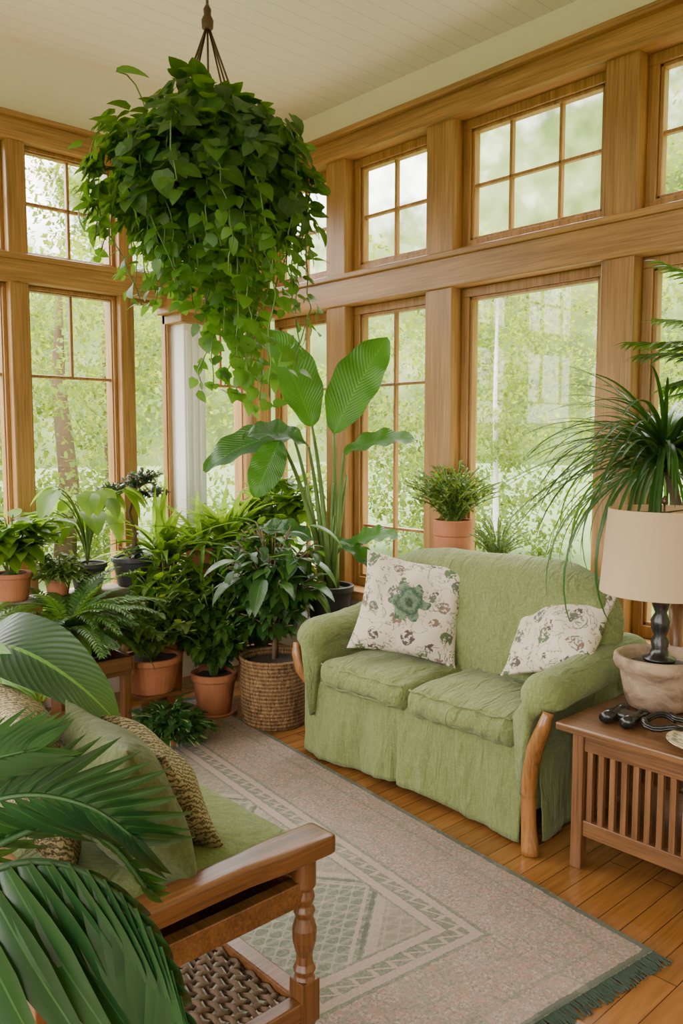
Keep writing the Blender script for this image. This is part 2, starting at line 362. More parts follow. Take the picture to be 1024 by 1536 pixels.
def window(axis,pl,a0,a1,z0,z1,vx=(),hz=(),fw=.05):
    wn[0]+=1
    mb=MB()
    def b(p0,p1,q0,q1,t0,t1):
        if axis=='x': mb.box((pl+t0,p0,q0),(pl+t1,p1,q1))
        else: mb.box((p0,pl+t0,q0),(p1,pl+t1,q1))
    b(a0,a1,z0,z0+fw*1.2,-.035,.04); b(a0,a1,z1-fw,z1,-.035,.04)
    b(a0,a0+fw,z0+fw,z1-fw,-.035,.04); b(a1-fw,a1,z0+fw,z1-fw,-.035,.04)
    e=fw; s=.018 if fw>.04 else .008
    b(a0+e,a1-e,z0+e*1.2,z0+e*1.2+s,-.02,.03); b(a0+e,a1-e,z1-e-s,z1-e,-.02,.03)
    b(a0+e,a0+e+s,z0+e,z1-e,-.02,.03); b(a1-e-s,a1-e,z0+e,z1-e,-.02,.03)
    for f in vx:
        zz0=z0+fw
        if isinstance(f,tuple): f,fr=f; zz0=z0+(z1-z0)*fr
        p=a0+(a1-a0)*f; b(p-.009,p+.009,zz0,z1-fw,-.012,.02)
    for f in hz:
        q=z0+(z1-z0)*f; b(a0+fw,a1-fw,q-.009,q+.009,-.012,.02)
    ob=struct(mb,'window_%d'%wn[0],M_oak[2],bevel=.004)
    g=MB()
    if axis=='x': g.add([(pl+.005,a0+fw,z0+fw),(pl+.005,a1-fw,z0+fw),(pl+.005,a1-fw,z1-fw),(pl+.005,a0+fw,z1-fw)],[(0,1,2,3)])
    else: g.add([(a0+fw,pl+.005,z0+fw),(a1-fw,pl+.005,z0+fw),(a1-fw,pl+.005,z1-fw),(a0+fw,pl+.005,z1-fw)],[(0,1,2,3)])
    go=mkobj(g,'pane',M_glass); go.parent=ob
    return ob
R=[(4.05,4.69),(3.2,3.87),(2.10,3.0),(.92,1.93),(-.3,.72),(-1.55,-.5)]
for i,(a,b) in enumerate(R):
    up=(1/3,2/3) if b-a>.8 else (.5,)
    window('x',3.715,a,b,2.635,3.34,up,(.5,))
    window('x',3.715,a,b,.66,2.44,() if b-a>.8 else (.5,),() if b-a>.8 else (.22,.72))
B=[(3.08,3.47,(.5,)),(2.585,2.87,()),(1.93,2.49,(.5,)),(.78,1.82,(1/3,2/3)),(-.38,.66,(1/3,2/3)),(-1.58,-.5,(1/3,2/3))]
for (a,b,v) in B:
    window('y',4.78,a,b,2.635,3.25,v,(.5,),fw=.022)
    window('y',4.78,a,b,.66,2.48,tuple((q,.72) for q in v),(.72,) if v else (),fw=.022)
for a in (-1.06-1.2,-1.06,.14,1.34,2.54):  # unseen left glazing, added to let fill light reach the sofa front
    window('x',-2.08,a,a+1.06,.66,2.46,(),()); window('x',-2.08,a,a+1.06,2.62,3.34,(.5,),())
# ------------------------------------------------------------------ leaves
def prof(sh,t):
    if sh=='ovate': return math.sin(math.pi*min(1,max(0,t))**.72)**.85 if 0<t<1 else (0.02)
    if sh=='heart':
        if t<.28: return math.sqrt(max(0,1-((.28-t)/.34)**2))
        return max(.01,(1-((t-.28)/.72)**1.7))
    if sh=='lance': return math.sin(math.pi*t**.6) if 0<t<1 else .01
    if sh=='strap': return min(1,.5+t*3)*max(.02,(1-t)**.45)
    if sh=='paddle': return (math.sin(math.pi*t**.95)**.62) if 0<t<1 else .02
    if sh=='pleat': return min(1,.35+2.2*t)*min(1,(1-t)*1.6+.02)
    return 1
def leaf(mb,base,T,up,L,W,droop=.5,fold=.2,n=5,sh='ovate',m=1,ripple=0,var=None):
    base=V(base);T=V(T).normalized();up=V(up)
    if abs(T.dot(up.normalized()))>.98: up=V((up.y+.3,up.z,up.x+.2))
    S=T.cross(up).normalized();N=S.cross(T)
    if var is None: var=rnd(0,1)
    vs=[];uvs=[];fs=[];p=base.copy();da=droop/n; ph=rnd(0,6)
    for i in range(n+1):
        t=i/n; w=W/2*prof(sh,t)
        for j in range(-m,m+1):
            a=j/m
            vs.append(p+S*w*a+N*(fold*w*abs(a)**1.3+ripple*abs(a)*math.sin(t*23+ph+a*2)))
            uvs.append((t,.5+a*.5))
        T=(T*math.cos(da)-N*math.sin(da)).normalized(); N=S.cross(T)
        p=p+T*(L/n)
    k=2*m+1
    for i in range(n):
        for j in range(k-1): fs.append((i*k+j,i*k+j+1,(i+1)*k+j+1,(i+1)*k+j))
    mb.add(vs,fs,uvs,var)
def rdir(el0=-.3,el1=1.0,az=None):
    az=rnd(0,2*math.pi) if az is None else az; el=rnd(el0,el1)
    return V((math.cos(az)*math.cos(el),math.sin(az)*math.cos(el),math.sin(el)))
UP=V((0,0,1))
def bez(a,b,c,n=8):
    a,b,c=V(a),V(b),V(c); return [a*(1-t)**2+b*2*t*(1-t)+c*t*t for t in [i/n for i in range(n+1)]]
def bush(fo,st,c,R,Ht,ns,nl,size,sh='ovate',el=(-.4,.8),W=.55,droop=.7,tmin=.3,squash=1.0,sag=0):
    c=V(c)
    for i in range(ns):
        az=rnd(0,6.283); rr=R*math.sqrt(rnd(.02,1)); hh=Ht*rnd(.55,1)*(1-.35*(rr/R)**2)
        e=c+V((math.cos(az)*rr,math.sin(az)*rr*squash,hh-sag*rr))
        pts=bez(c+V((math.cos(az),math.sin(az),0))*.02,c+V((math.cos(az)*rr*.3,math.sin(az)*rr*.3,hh*.8)),e,7)
        if st: st.tube(pts,[.004]*len(pts),4)
        for k in range(nl):
            t=tmin+(1-tmin)*(k+rnd(0,1))/nl; q=pts[min(7,int(t*7))]
            d=rdir(*el,az=az+rnd(-1.7,1.7)); s=size*rnd(.65,1.15)
            leaf(fo,q,d,UP,s,s*W,droop*rnd(.3,1.3),.2,5,sh)
def frond(fo,st,base,T,L,droop,nl,ll,lw,ang=.9,r=.004,var=None,sh='lance',ldroop=.5,up=UP,start=.15,n=14):
    T=V(T).normalized();S=T.cross(V(up)).normalized();N=S.cross(T);p=V(base);pts=[p.copy()];fr=[(T.copy(),N.copy())]
    for i in range(n):
        T=(T*math.cos(droop/n)-N*math.sin(droop/n)).normalized();N=S.cross(T);p=p+T*(L/n);pts.append(p.copy());fr.append((T.copy(),N.copy()))
    st.tube(pts,[r*(1-.7*i/n) for i in range(n+1)],4)
    v=rnd(0,1) if var is None else var
    for k in range(nl):
        t=start+(1-start)*k/(nl-1); x=t*n; i=min(n-1,int(x)); q=pts[i].lerp(pts[i+1],x-i); TT,NN=fr[i]
        s=ll*(math.sin(math.pi*(.12+.80*t)))**.6
        for sg in (-1,1):
            a=ang*(1-.45*t)*rnd(.9,1.1)
            d=TT*math.cos(a)+S*sg*math.sin(a)+NN*.12
            leaf(fo,q,d,NN,s*rnd(.9,1.08),lw,ldroop,.25,4,sh,var=min(1,max(0,v+rnd(-.25,.25))))
def pot(th,c,rt,rb,h,mat,rim=.02,saucer=None,name='pot'):
    c=V(c); mb=MB()
    pr=[(rb*.96,0),(rb,.006),(rb+(rt-rb)*.5,h*.5),(rb+(rt-rb)*.82,h*.8)]
    if rim: pr+=[(rt*.97,h*.82),(rt*1.04,h*.83),(rt*1.05,h*.86),(rt*1.05,h*.985),(rt*1.02,h)]
    else: pr+=[(rt,h*.985),(rt*.985,h)]
    pr+=[(rt*.90,h*.995),(rt*.88,h*.80)]
    mb.lathe(pr,c,32); part(mb,name,mat,th,smooth=False,bevel=.002)
    s=MB(); n=20;vs=[c+V((0,0,h*.9))];fs=[]
    for ring in (1,2,3):
        for i in range(n):
            a=2*math.pi*i/n; rr=rt*.885*ring/3; vs.append(c+V((math.cos(a)*rr,math.sin(a)*rr,h*.885+rnd(-.006,.01))))
    for i in range(n): fs.append((0,1+i,1+(i+1)%n))
    for ring in (0,1):
        for i in range(n):
            j=(i+1)%n; fs.append((1+ring*n+i,1+(ring+1)*n+i,1+(ring+1)*n+j,1+ring*n+j))
    s.add(vs,fs); part(s,'soil',M_soil,th,smooth=True)
    if saucer:
        part(MB().lathe([(rb*1.1,0),(rb*1.35,.01),(rb*1.45,.03),(rb*1.38,.032),(rb*1.25,.015),(rb*.9,.012)],c-V((0,0,.014)),32),'saucer',saucer,th,smooth=True)
    return c.z+h*.9
def finish(th,fo,st,fm,sm=M_stem,fname='foliage'):
    if fo and fo.v: part(fo,fname,fm,th,smooth=True)
    if st and st.v: part(st,'stem',sm,th,smooth=True)
# ------------------------------------------------------------------ hanging basket
hc=V((1.905,2.835,2.62))
th=thing('hanging_plant','large trailing green ivy in a wire basket hung from the ceiling','hanging plant',hc)
b=MB(); b.lathe([(.02,-.17),(.14,-.14),(.20,-.05),(.22,.05),(.205,.055),(.18,-.03),(.1,-.1)],hc,28); part(b,'basket',M_bark,th,smooth=True)
st=MB(); knot=hc+V((0,0,.60))
st.tube([V((hc.x,hc.y,H)),knot],.006,8)
st.lathe([(.01,0),(.022,.01),(.024,.04),(.014,.06),(.016,.08),(.006,.10)],knot-V((0,0,.03)),12)
for i in range(8):
    a=i*math.pi/4+.2; e=hc+V((math.cos(a)*.215,math.sin(a)*.215,.05)); st.tube([knot,knot.lerp(e,.5)+V((0,0,-.02)),e],.004,5)
part(st,'hanger',M_iron,th,smooth=True)
part(MB().lathe([(.05,-.03),(.06,-.02),(.065,0)],V((hc.x,hc.y,H)),20),'ceiling_hook',M_iron,th,smooth=True)
fo=MB();st=MB()
lat=V((.735,-.678,0))
for i in range(170):
    az=rnd(0,6.283); o=V((math.cos(az),math.sin(az),0))
    side=o.dot(lat)
    r=rnd(.18,.36) if i%5 else rnd(.1,.28)
    if i%9==0: r=rnd(.36,.47)
    drop=rnd(.02,.24)
    if i%5==1: drop=rnd(.26,.50)
    if i%3==0 and side>-.05: drop=rnd(.35,.84)
    s0=hc+o*.18+V((0,0,.05))
    top=hc+o*r*.85+V((0,0,rnd(.02,.28)*(1.15-r)))
    pts=bez(s0,top*2-s0.lerp(hc+o*r,.5)+V((0,0,-.02)),hc+o*r+V((0,0,-.02)),6)
    m=int(drop/.06)+1; x=pts[-1].copy()
    wander=lat*rnd(-.008,.014)-o*.013*(drop>.4)
    for k in range(m):
        x=x+V((rnd(-.02,.02),rnd(-.02,.02),-.06))+wander; pts.append(x.copy())
    st.tube(pts,.0025,4)
    for k,q in enumerate(pts[1:]):
        for _ in range(4 if k<8 else 2):
            d=(o*rnd(.2,1)+V((rnd(-1,1),rnd(-1,1),rnd(-1.1,.35)))).normalized()
            s=rnd(.045,.10)*(1 if k<8 else .78)
            leaf(fo,q+V((rnd(-.035,.035),rnd(-.035,.035),rnd(-.03,.03))),d,(UP*.6+o*.8),s,s*.85,.7,.15,4,'heart',var=min(1,max(0,rnd(0,.6)+(.45 if k>7 else 0))))
for i in range(430):
    d=rdir(.0,1.4); rr=1+.6*noise.noise(d*2.6)
    p=hc+V((d.x*.32*rr,d.y*.32*rr,.01+d.z*.27*rr)); s=rnd(.05,.10)
    leaf(fo,p,(V((d.x,d.y,rnd(-.7,.6)))).normalized(),UP+d*.7,s,s*.85,.7,.15,4,'heart',var=rnd(0,.7))
for tip,a in ((-.36,.42),(.10,.32),(.26,.26),(-.2,.30),(.42,.12),(-.44,.2)):
    e=hc+lat*tip+V((0,0,a)); st.tube(bez(hc+lat*tip*.6+V((0,0,.1)),hc+lat*tip*.7+V((0,0,a)),e,5),.003,4); leaf(fo,e,lat*(1 if tip<0 else -1)+V((0,0,.1)),UP+V((-.6,-.6,0)),.13,.09,.5,.2,6,'heart',var=.7)
finish(th,fo,st,L_ivy)
# ------------------------------------------------------------------ bird of paradise
bp=V((3.33,3.72,.50))
cam_dir=V((-.678,-.735,.1)); R_=V((.735,-.678,0)); F_=V((.678,.735,0))
sd=thing('plant_stool','low round stool draped in cream cloth under a plant','stool',(bp.x,bp.y,0))
part(MB().lathe([(.17,0),(.165,.25),(.16,.45),(.165,.49),(.15,.50)],(bp.x,bp.y,0),28),'cloth_cover',M_cloth,sd,smooth=True)
th=thing('bird_of_paradise_plant','tall bird of paradise with broad paddle leaves in black pot','potted plant',bp)
pot(th,bp,.145,.115,.22,M_char)
fo=MB();st=MB()
def paddle(b,tip,W,dz=0,fwd=0.,droop=.35,up=None,start=None,var=None,fold=.3,ripple=.012):
    base=bp+R_*b[0]+F_*dz+V((0,0,b[1]-bp.z)); tp=bp+R_*tip[0]+F_*(dz+fwd)+V((0,0,tip[1]-bp.z))
    s0=start or bp+R_*rnd(-.05,.05)+F_*rnd(-.04,.04)+V((0,0,.2))
    mid=V((s0.x*.6+base.x*.4,s0.y*.6+base.y*.4,s0.lerp(base,.55).z+.12))
    pts=bez(s0,mid,base,10); st.tube(pts,[.021-.013*i/10 for i in range(11)],6)
    T=tp-base; L=T.length; 
    T=T.normalized(); u=V(up) if up else cam_dir+UP*.3
    S=T.cross(u).normalized();N=S.cross(T); T=(T*math.cos(droop/2)+N*math.sin(droop/2))
    leaf(fo,base,T,u,L*1.04,W,droop,fold,26,'paddle',4,ripple,var)
paddle((-.10,1.68),(-.35,2.24),.29,-.05,0,.45,up=cam_dir+UP*.2+R_*.5,var=.7,fold=.4)
paddle((.03,1.64),(.34,2.20),.31,.0,.05,.4,up=cam_dir+UP*.1-R_*.4,var=.75,fold=.4)
paddle((.09,1.52),(.52,1.60),.17,-.1,.0,.8,up=UP+cam_dir*.7,var=.5)
paddle((-.12,1.56),(-.50,1.62),.22,-.1,-.1,1.1,up=UP+cam_dir*.6,var=.4)
paddle((-.22,1.62),(-.75,1.42),.24,.1,-.15,1.0,up=UP+cam_dir*.9,var=.3)
paddle((-.28,1.60),(-.42,1.28),.2,-.2,-.05,.5,up=cam_dir,var=.7)
paddle((.13,.98),(.42,1.03),.15,-.1,0,.8,up=UP+cam_dir*.6,var=.8)
paddle((-.08,1.00),(-.42,1.08),.17,-.15,-.05,.9,up=UP+cam_dir*.6,var=.4)
paddle((.05,1.02),(.30,.80),.12,-.15,0,.7,up=UP+cam_dir*.8,var=.6)
for i in range(5):
    a=rnd(-.08,.08); st.tube(bez(bp+R_*a*.5+V((0,0,.2)),bp+R_*a+V((0,0,.5)),bp+R_*(a*2.2)+F_*rnd(-.05,.05)+V((0,0,rnd(.6,.95))),6),[.018,.017,.015,.013,.011,.009,.006],6)
finish(th,fo,st,L_big)
# ------------------------------------------------------------------ sofa
SY0,SY1=1.73,3.17;SM=(SY0+SY1)/2
sofa=thing('sofa','two-seat green slipcovered loveseat with rolled arms and pleated skirt','sofa',(3.0,SM,0))
def backfn(p,q):
    c=(p.y-SM)/.72; top=1.050-.20*abs(c)**6-.015*c*c+.018*(-c)
    if p.z>.3: p.z=.3+(p.z-.3)*(top-.3)/(1.055-.3)
    p.x+= .12*(p.z-.4)
    p.x+=wr(p,5,.014,(1,1.5,.6)); p.z+=wr(p+V((5,0,0)),5,.010)
    p.x-=.013*abs(noise.noise(V((p.y*4+p.z*5,p.z*9-p.y*4,1))))
    return p
mb=MB(); rbox(mb,(3.09,SY0+.01,.28),(3.27,SY1-.01,1.055),.085,46,(.045,0,0),backfn); part(mb,'backrest',M_sofa,sofa,smooth=True)
def seatfn(p,q):
    p.z+=wr(p,5,.014,(1,1,1)); p.x+=wr(p+V((3,1,0)),6,.009)
    e=max(0,abs(q[0])-.6)*2.5
    p.z+=.006*math.sin(p.y*70+5*noise.noise(p*4))*e
    p.z-=.010*abs(noise.noise(V((p.x*5+p.y*3,p.y*9,2))))
    return p
for a,b in ((SY0+.13,SM),(SM,SY1-.13)):
    mb=MB(); rbox(mb,(2.63,a+.003,.385),(3.14,b-.003,.51),.05,38,(.018,0,.032),seatfn); part(mb,'seat_cushion',M_sofa,sofa,smooth=True)
    mb=MB()
    for zq in (.497,.402): mb.tube([(2.638+.012*(abs(i-15)/15)**6+.003*math.sin(i*1.1),a+.02+(b-a-.04)*i/30,zq+.004*math.sin(i*.8)) for i in range(31)],.0055,6)
    part(mb,'piping',M_sofa,sofa,smooth=True)
part(MB().box((2.72,SY0+.08,.12),(3.34,SY1-.08,.40)),'base',M_sofav,sofa,bevel=.02)
def arm(sg):
    yc=SY0+.07 if sg<0 else SY1-.07
    mb=MB(); vs=[];fs=[];N=30;K=36
    for k in range(K+1):
        t=k/K; x=2.63+.74*t
        sc_=1-.45*max(0,(.10-t)/.10)**2
        for i in range(N):
            a=2*math.pi*i/N; ca,sa=math.cos(a),math.sin(a)
            if sa>-.55: y=yc+sg*.03+.095*ca*sc_; z=.615+.088*sa*sc_
            else:
                f=(-sa-.55)/.45; y=yc-sg*.02+.045*ca/ .84*1.0; z=.615-.088*.55-f*.34
            z+=.07*t-.01
            p=V((x,y,z)); p.y+=wr(p,7,.009,(1,.6,1)); p.z+=wr(p+V((0,4,0)),7,.009)*(sa>-.3)
            if sa>-.3: p.z-=.013*abs(noise.noise(V((p.x*15,p.y*5,p.z*5))))
            vs.append(p)
    for k in range(K):
        for i in range(N):
            j=(i+1)%N; fs.append((k*N+i,k*N+j,(k+1)*N+j,(k+1)*N+i))
    c0=len(vs); vs.append(V((2.60,yc+sg*.02,.59)))
    for i in range(N): fs.append((c0,(i+1)%N,i))
    fs.append(tuple(range(K*N,K*N+N)))
    mb.add(vs,fs); part(mb,'armrest',M_sofa,sofa,smooth=True)
    ys=yc+sg*.02
    if sg<0:
        ctl=[(2.635,ys+sg*.075,.575),(2.622,ys+sg*.065,.52),(2.618,ys+sg*.035,.44),(2.626,ys+sg*.008,.34),(2.632,ys-sg*.005,.24),(2.630,ys+sg*.0,.12),(2.62,ys+sg*.018,0.0)]
        cr=[.024,.031,.034,.032,.030,.031,.037]
    else:
        ctl=[(2.635,ys+sg*.070,.575),(2.625,ys+sg*.060,.52),(2.628,ys+sg*.035,.44),(2.665,ys-.01,.36),(2.705,ys-.04,.26),(2.715,ys-.05,.12),(2.715,ys-.05,0.0)]
        cr=[.022,.028,.028,.026,.025,.025,.028]
    pts=[];rr=[]
    for i in range(31):
        u=i/30*6; k=min(5,int(u)); f=u-k; f2=f*f*(3-2*f)
        pts.append(V(ctl[k]).lerp(V(ctl[k+1]),f)); rr.append(cr[k]*(1-f2)+cr[k+1]*f2)
    pts=[pts[0]]+[(pts[i-1]+pts[i]*2+pts[i+1])/4 for i in range(1,30)]+[pts[-1]]
    mb=MB(); mb.tube(pts,rr,12,flat=.85)
    part(mb,'wooden_leg',M_sleg,sofa,smooth=True)
    mb=MB(); mb.box((3.28,ys-.03,0),(3.34,ys+.03,.14)); part(mb,'wooden_leg',M_sleg,sofa,bevel=.006)
arm(-1);arm(1)
def skirt(pth,nrm,name='skirt'):
    mb=MB();vs=[];NZ=18
    a,b=V((*pth[0],0)),V((*pth[1],0)); NN=180; n=V((*nrm,0)); Ls=(b-a).length
    for i in range(NN+1):
        t=i/NN; base=a.lerp(b,t); s=t*Ls
        for k in range(NZ+1):
            w=k/NZ; z=.415-(.383+.018*math.sin(s*6+1)+.014*noise.noise(V((s*5,2,0))))*w
            off=.008+w*.022+w*(.016*math.sin(s*13+3*noise.noise(V((s*2,0,0))))+.030*noise.noise(V((s*7,w*.5,1))))
            off+= .010*noise.noise(V((s*14,z*4,3)))*(.4+w)+.006*noise.noise(V((s*26,z*14,3)))
            pl=math.exp(-((s-Ls/2-.01)/.014)**2); off-=pl*.026*w
            vs.append(base+n*off+V((0,0,z)))
    fs=[(i*(NZ+1)+k,(i+1)*(NZ+1)+k,(i+1)*(NZ+1)+k+1,i*(NZ+1)+k+1) for i in range(NN) for k in range(NZ)]
    mb.add(vs,fs); ob=part(mb,name,M_sofav,sofa,smooth=True)
    so=ob.modifiers.new('Solid','SOLIDIFY'); so.thickness=.006
skirt(((2.675,SY0+.10),(2.675,SY1+.0)),(-1,0))
skirt(((2.72,SY0+.08),(3.34,SY0+.08)),(0,-1)); skirt(((2.69,SY1-.02),(3.34,SY1-.02)),(0,1))
def pillow(name,label,c,N,upv,a,b,th_,mat,roll=0,cat='cushion',group=None):
    c=V(c);N=V(N).normalized();Xv=V(upv).cross(N).normalized();Yv=N.cross(Xv)
    M=Matrix((Xv,Yv,N)).transposed().to_4x4() @ Matrix.Rotation(roll,4,'Z')
    n=26;vs=[];fs=[];seed=rnd(0,50)
    g=[math.sin(math.pi/2*(2*i/n-1)) for i in range(n+1)]
    for sgn in (1,-1):
        for i in range(n+1):
            for j in range(n+1):
                u,v=g[i],g[j]
                e=(1-abs(u)**2.4)*(1-abs(v)**2.4)
                x=a*u*(1-.10*(1-v*v)) ; y=b*v*(1-.10*(1-u*u))
                z=sgn*th_*(max(0,e)**.55)
                z+=.016*noise.noise(V((x*9,y*9,seed)))*(1 if e>.02 else .3)+.025*noise.noise(V((u*1.5,v*1.5,seed+9)))
                vs.append(V((x,y,z)))
    k=n+1;o=k*k
    for i in range(n):
        for j in range(n):
            q=(i*k+j,(i+1)*k+j,(i+1)*k+j+1,i*k+j+1); fs.append(q); fs.append(tuple(o+x for x in q[::-1]))
    mb=MB().add(vs,fs)
    me=mkobj(mb,name,mat,smooth=True)
    me.matrix_world=Matrix.Translation(c)@M
    me['label']=label;me['category']=cat
    if group: me['group']=group
    bm=me.modifiers.new('w','WELD'); bm.merge_threshold=.002
    return me
pillow('throw_pillow','cream floral throw pillow with large green bloom on sofa seat',(2.98,2.73,.775),(-.75,-.55,.38),(0,0,1),.27,.255,.085,M_fl1,-.14)
pillow('throw_pillow','small cream floral throw pillow leaning on the sofa armrest',(3.10,1.97,.755),(-.68,.15,.60),(.1,-.25,1),.235,.215,.075,M_fl2,.5)
# ------------------------------------------------------------------ side table
tb=thing('side_table','walnut side table with slatted sides on square legs','side table',(2.95,1.25,0))
TX0,TX1,TY0,TY1=2.62,3.28,.80,1.665
part(MB().box((TX0,TY0,.525),(TX1,TY1,.555)),'tabletop',M_tb[1],tb,bevel=.006)
lx=(TX0+.04,TX1-.09);ly=(TY0+.05,TY1-.095)
for x in lx:
    for y in ly: part(MB().box((x,y,0),(x+.045,y+.045,.525)),'leg',M_tb[2],tb,bevel=.004)
mb=MB()
for x in lx:
    mb.box((x+.008,ly[0]+.045,.455),(x+.037,ly[1],.52)); mb.box((x+.008,ly[0]+.045,.13),(x+.037,ly[1],.19))
for y in ly:
    mb.box((lx[0]+.045,y+.008,.455),(lx[1],y+.037,.52)); mb.box((lx[0]+.045,y+.008,.13),(lx[1],y+.037,.19))
part(mb,'frame_rail',M_tb[1],tb,bevel=.003)
mb=MB()
for x in lx:
    n=15
    for i in range(n):
        y=ly[0]+.045+(ly[1]-ly[0]-.045)*(i+.5)/n; mb.box((x+.012,y-.011,.185),(x+.032,y+.011,.46))
for i in range(10):
    x=lx[0]+.045+(lx[1]-lx[0]-.045)*(i+.5)/10; mb.box((x-.011,ly[1]+.012,.185),(x+.011,ly[1]+.032,.46))
part(mb,'slats',M_tb[2],tb,bevel=.002)
part(MB().box((lx[0]+.03,ly[0]+.03,.16),(lx[1]+.01,ly[1]+.01,.175)),'shelf',M_tb[1],tb)
pc=V((3.06,1.485,.556))
pp=thing('clay_pot','weathered tan clay pot with rolled rim holding the lamp base','pot',pc)
mb=MB().lathe([(.095,0),(.115,.01),(.128,.05),(.142,.12),(.148,.15),(.165,.16),(.172,.18),(.17,.205),(.16,.212),(.145,.20),(.135,.17)],pc,36); part(mb,'pot_body',M_terra2,pp,smooth=True)
part(MB().lathe([(.135,.165),(.08,.18),(.01,.185)],pc,24),'soil',M_soil,pp,smooth=True)
lp=pc+V((0,0,.186))
lamp=thing('table_lamp','table lamp with cream drum shade and black turned base','lamp',lp)
part(MB().lathe([(.06,0),(.062,.012),(.04,.02),(.03,.05),(.036,.08),(.024,.10),(.035,.13),(.038,.16),(.022,.19),(.034,.22),(.036,.25),(.02,.27),(.026,.29),(.027,.34),(.012,.355),(.010,.40)],lp,24),'lamp_base',M_black,lamp,smooth=True)
sz=.27
mb=MB(); pr=[(.232,sz),(.206,sz+.325),(.202,sz+.325),(.228,sz)]
mb.lathe(pr,lp,48,cap=False); part(mb,'lamp_shade',M_shade,lamp,smooth=False)
mb=MB(); mb.tube([lp+V((0,0,.38)),lp+V((0,0,.64))],.004,6)
for a in (0,2.1,4.2): mb.tube([lp+V((0,0,.58)),lp+V((math.cos(a)*.204,math.sin(a)*.204,.58))],.003,5)
mb.lathe([(.006,0),(.014,.01),(.012,.02),(.004,.035)],lp+V((0,0,.61)),12); part(mb,'harp',M_iron,lamp,smooth=True)
bn=V((2.80,1.49,.556))
th=thing('binoculars','small black binoculars with strap lying on the table','binoculars',bn)
for o in (-.04,.04):
    a=bn+V((.0,o,.024)); part(MB().tube([a+V((-.075,-.01,0)),a+V((-.03,-.005,.0)),a+V((-.02,0,0)),a+V((.05,0,.0)),a+V((.055,0,0)),a+V((.08,0,0))],[.026,.030,.024,.020,.024,.022],16,flat=.8),'barrel',M_black,th,smooth=True)
part(MB().box(tuple(bn+V((-.03,-.035,.012))),tuple(bn+V((.045,.035,.036)))),'hinge',M_black,th,bevel=.006)
pts=[bn+V((.03+.075*math.cos(a)*(1+.2*math.sin(3*a)),-.15+.075*math.sin(a),.014+.012*math.sin(2*a)**2)) for a in [i*.30 for i in range(44)]]
pts=[p+V((0,0,.0004*i)) for i,p in enumerate(pts)]
part(MB().tube(pts,.013,6,flat=.6),'strap',M_black,th,smooth=True)
pl_=V((2.755,1.16,.556))
single(MB().lathe([(.05,0),(.055,.004),(.09,.012),(.125,.024),(.13,.027),(.125,.029),(.09,.018),(.05,.010),(.01,.008)],pl_,36),'plate',M_plate,'painted ceramic plate with a floral pattern on the table','plate',pl_,smooth=True)
# ------------------------------------------------------------------ rug
ang=math.radians(-7)
rug=thing('rug','faded pink and grey-green patterned rug with dark green fringe','rug',(0,0,0))
ux=V((math.cos(ang),math.sin(ang),0)); uy=V((-math.sin(ang),math.cos(ang),0))
corner=V((2.38,1.14,0)); rc=corner-ux*RW/2+uy*RL/2
rug.location=rc; rug.rotation_euler=(0,0,ang)
mb=MB(); NX,NY=30,50; vs=[];fs=[]
for zt in (1,0):
    for i in range(NX+1):
        for j in range(NY+1):
            x=-RW/2+RW*i/NX;y=-RL/2+RL*j/NY; vs.append((x,y,(.012+.002*noise.noise(V((x*4,y*4,0)))) if zt else .001))
k=NY+1;o=(NX+1)*k
for i in range(NX):
    for j in range(NY):
        q=(i*k+j,(i+1)*k+j,(i+1)*k+j+1,i*k+j+1);fs.append(q);fs.append(tuple(o+a for a in q[::-1]))
for i in range(NX): fs.append((i*k,o+i*k,o+(i+1)*k,(i+1)*k)); fs.append((i*k+NY,(i+1)*k+NY,o+(i+1)*k+NY,o+i*k+NY))
for j in range(NY): fs.append((j,j+1,o+j+1,o+j)); b_=NX*k; fs.append((b_+j,o+b_+j,o+b_+j+1,b_+j+1))
mb.add(vs,fs); ob=mkobj(mb,'rug_body',M_rug,smooth=False); ob.parent=rug
mb=MB()
for sg in (-1,1):
    for i in range(420):
        x=-RW/2+RW*i/420+rnd(-.002,.002); y=sg*RL/2
        mb.tube([(x,y-sg*.01,.010),(x+rnd(-.006,.006),y+sg*.025,.008),(x+rnd(-.014,.014),y+sg*rnd(.045,.065),.004)],.0032,3)
ob=mkobj(mb,'fringe',M_fringe); ob.parent=rug; ob['kind']='stuff'
# ------------------------------------------------------------------ armchair
ch=thing('armchair','low cherry-wood armchair with green seat cushion and woven rope shelf','armchair',(.95,1.85,0))
CX0,CX1,CY0,CY1=.60,1.28,1.49,2.30; z0=.013
def turned(x,y,top):
    mb=MB(); h=top
    mb.box((x-.027,y-.027,.15+z0),(x+.027,y+.027,.26+z0))
    mb.lathe([(.018,0),(.024,.02),(.028,.05),(.020,.07),(.027,.10),(.024,.13),(.030,.15)],(x,y,z0),20)
    mb.lathe([(.028,0),(.022,.01),(.029,.025),(.022,.04),(.020,.06),(.030,.10),(.031,.13),(.022,.16),(.028,.175),(.021,.19),(.027,.21),(.022,.23),(.03,.24),(.03,h-.26-z0)],(x,y,.26+z0),20)
    return mb
for x,y in ((CX1-.03,CY0),(CX1-.03,CY1)): part(turned(x,y,.585),'front_leg',M_dk[2],ch,bevel=.002)
for y in (CY0,CY1):
    part(MB().box((CX0-.03,y-.025,z0),(CX0+.02,y+.025,.74)),'back_leg',M_dk[2],ch,bevel=.004)
    mb=MB(); rbox(mb,(CX0-.02,y-.037,.580),(CX1+.035,y+.037,.632),.008,10,fn=lambda p,q:V((p.x,p.y+(.010*(q[1]) if p.x>CX1-.12 else 0),p.z+.008*math.sin((p.x-CX0)*3.2))))
    part(mb,'armrest',M_dk[0],ch,smooth=True)
mb=MB(); 
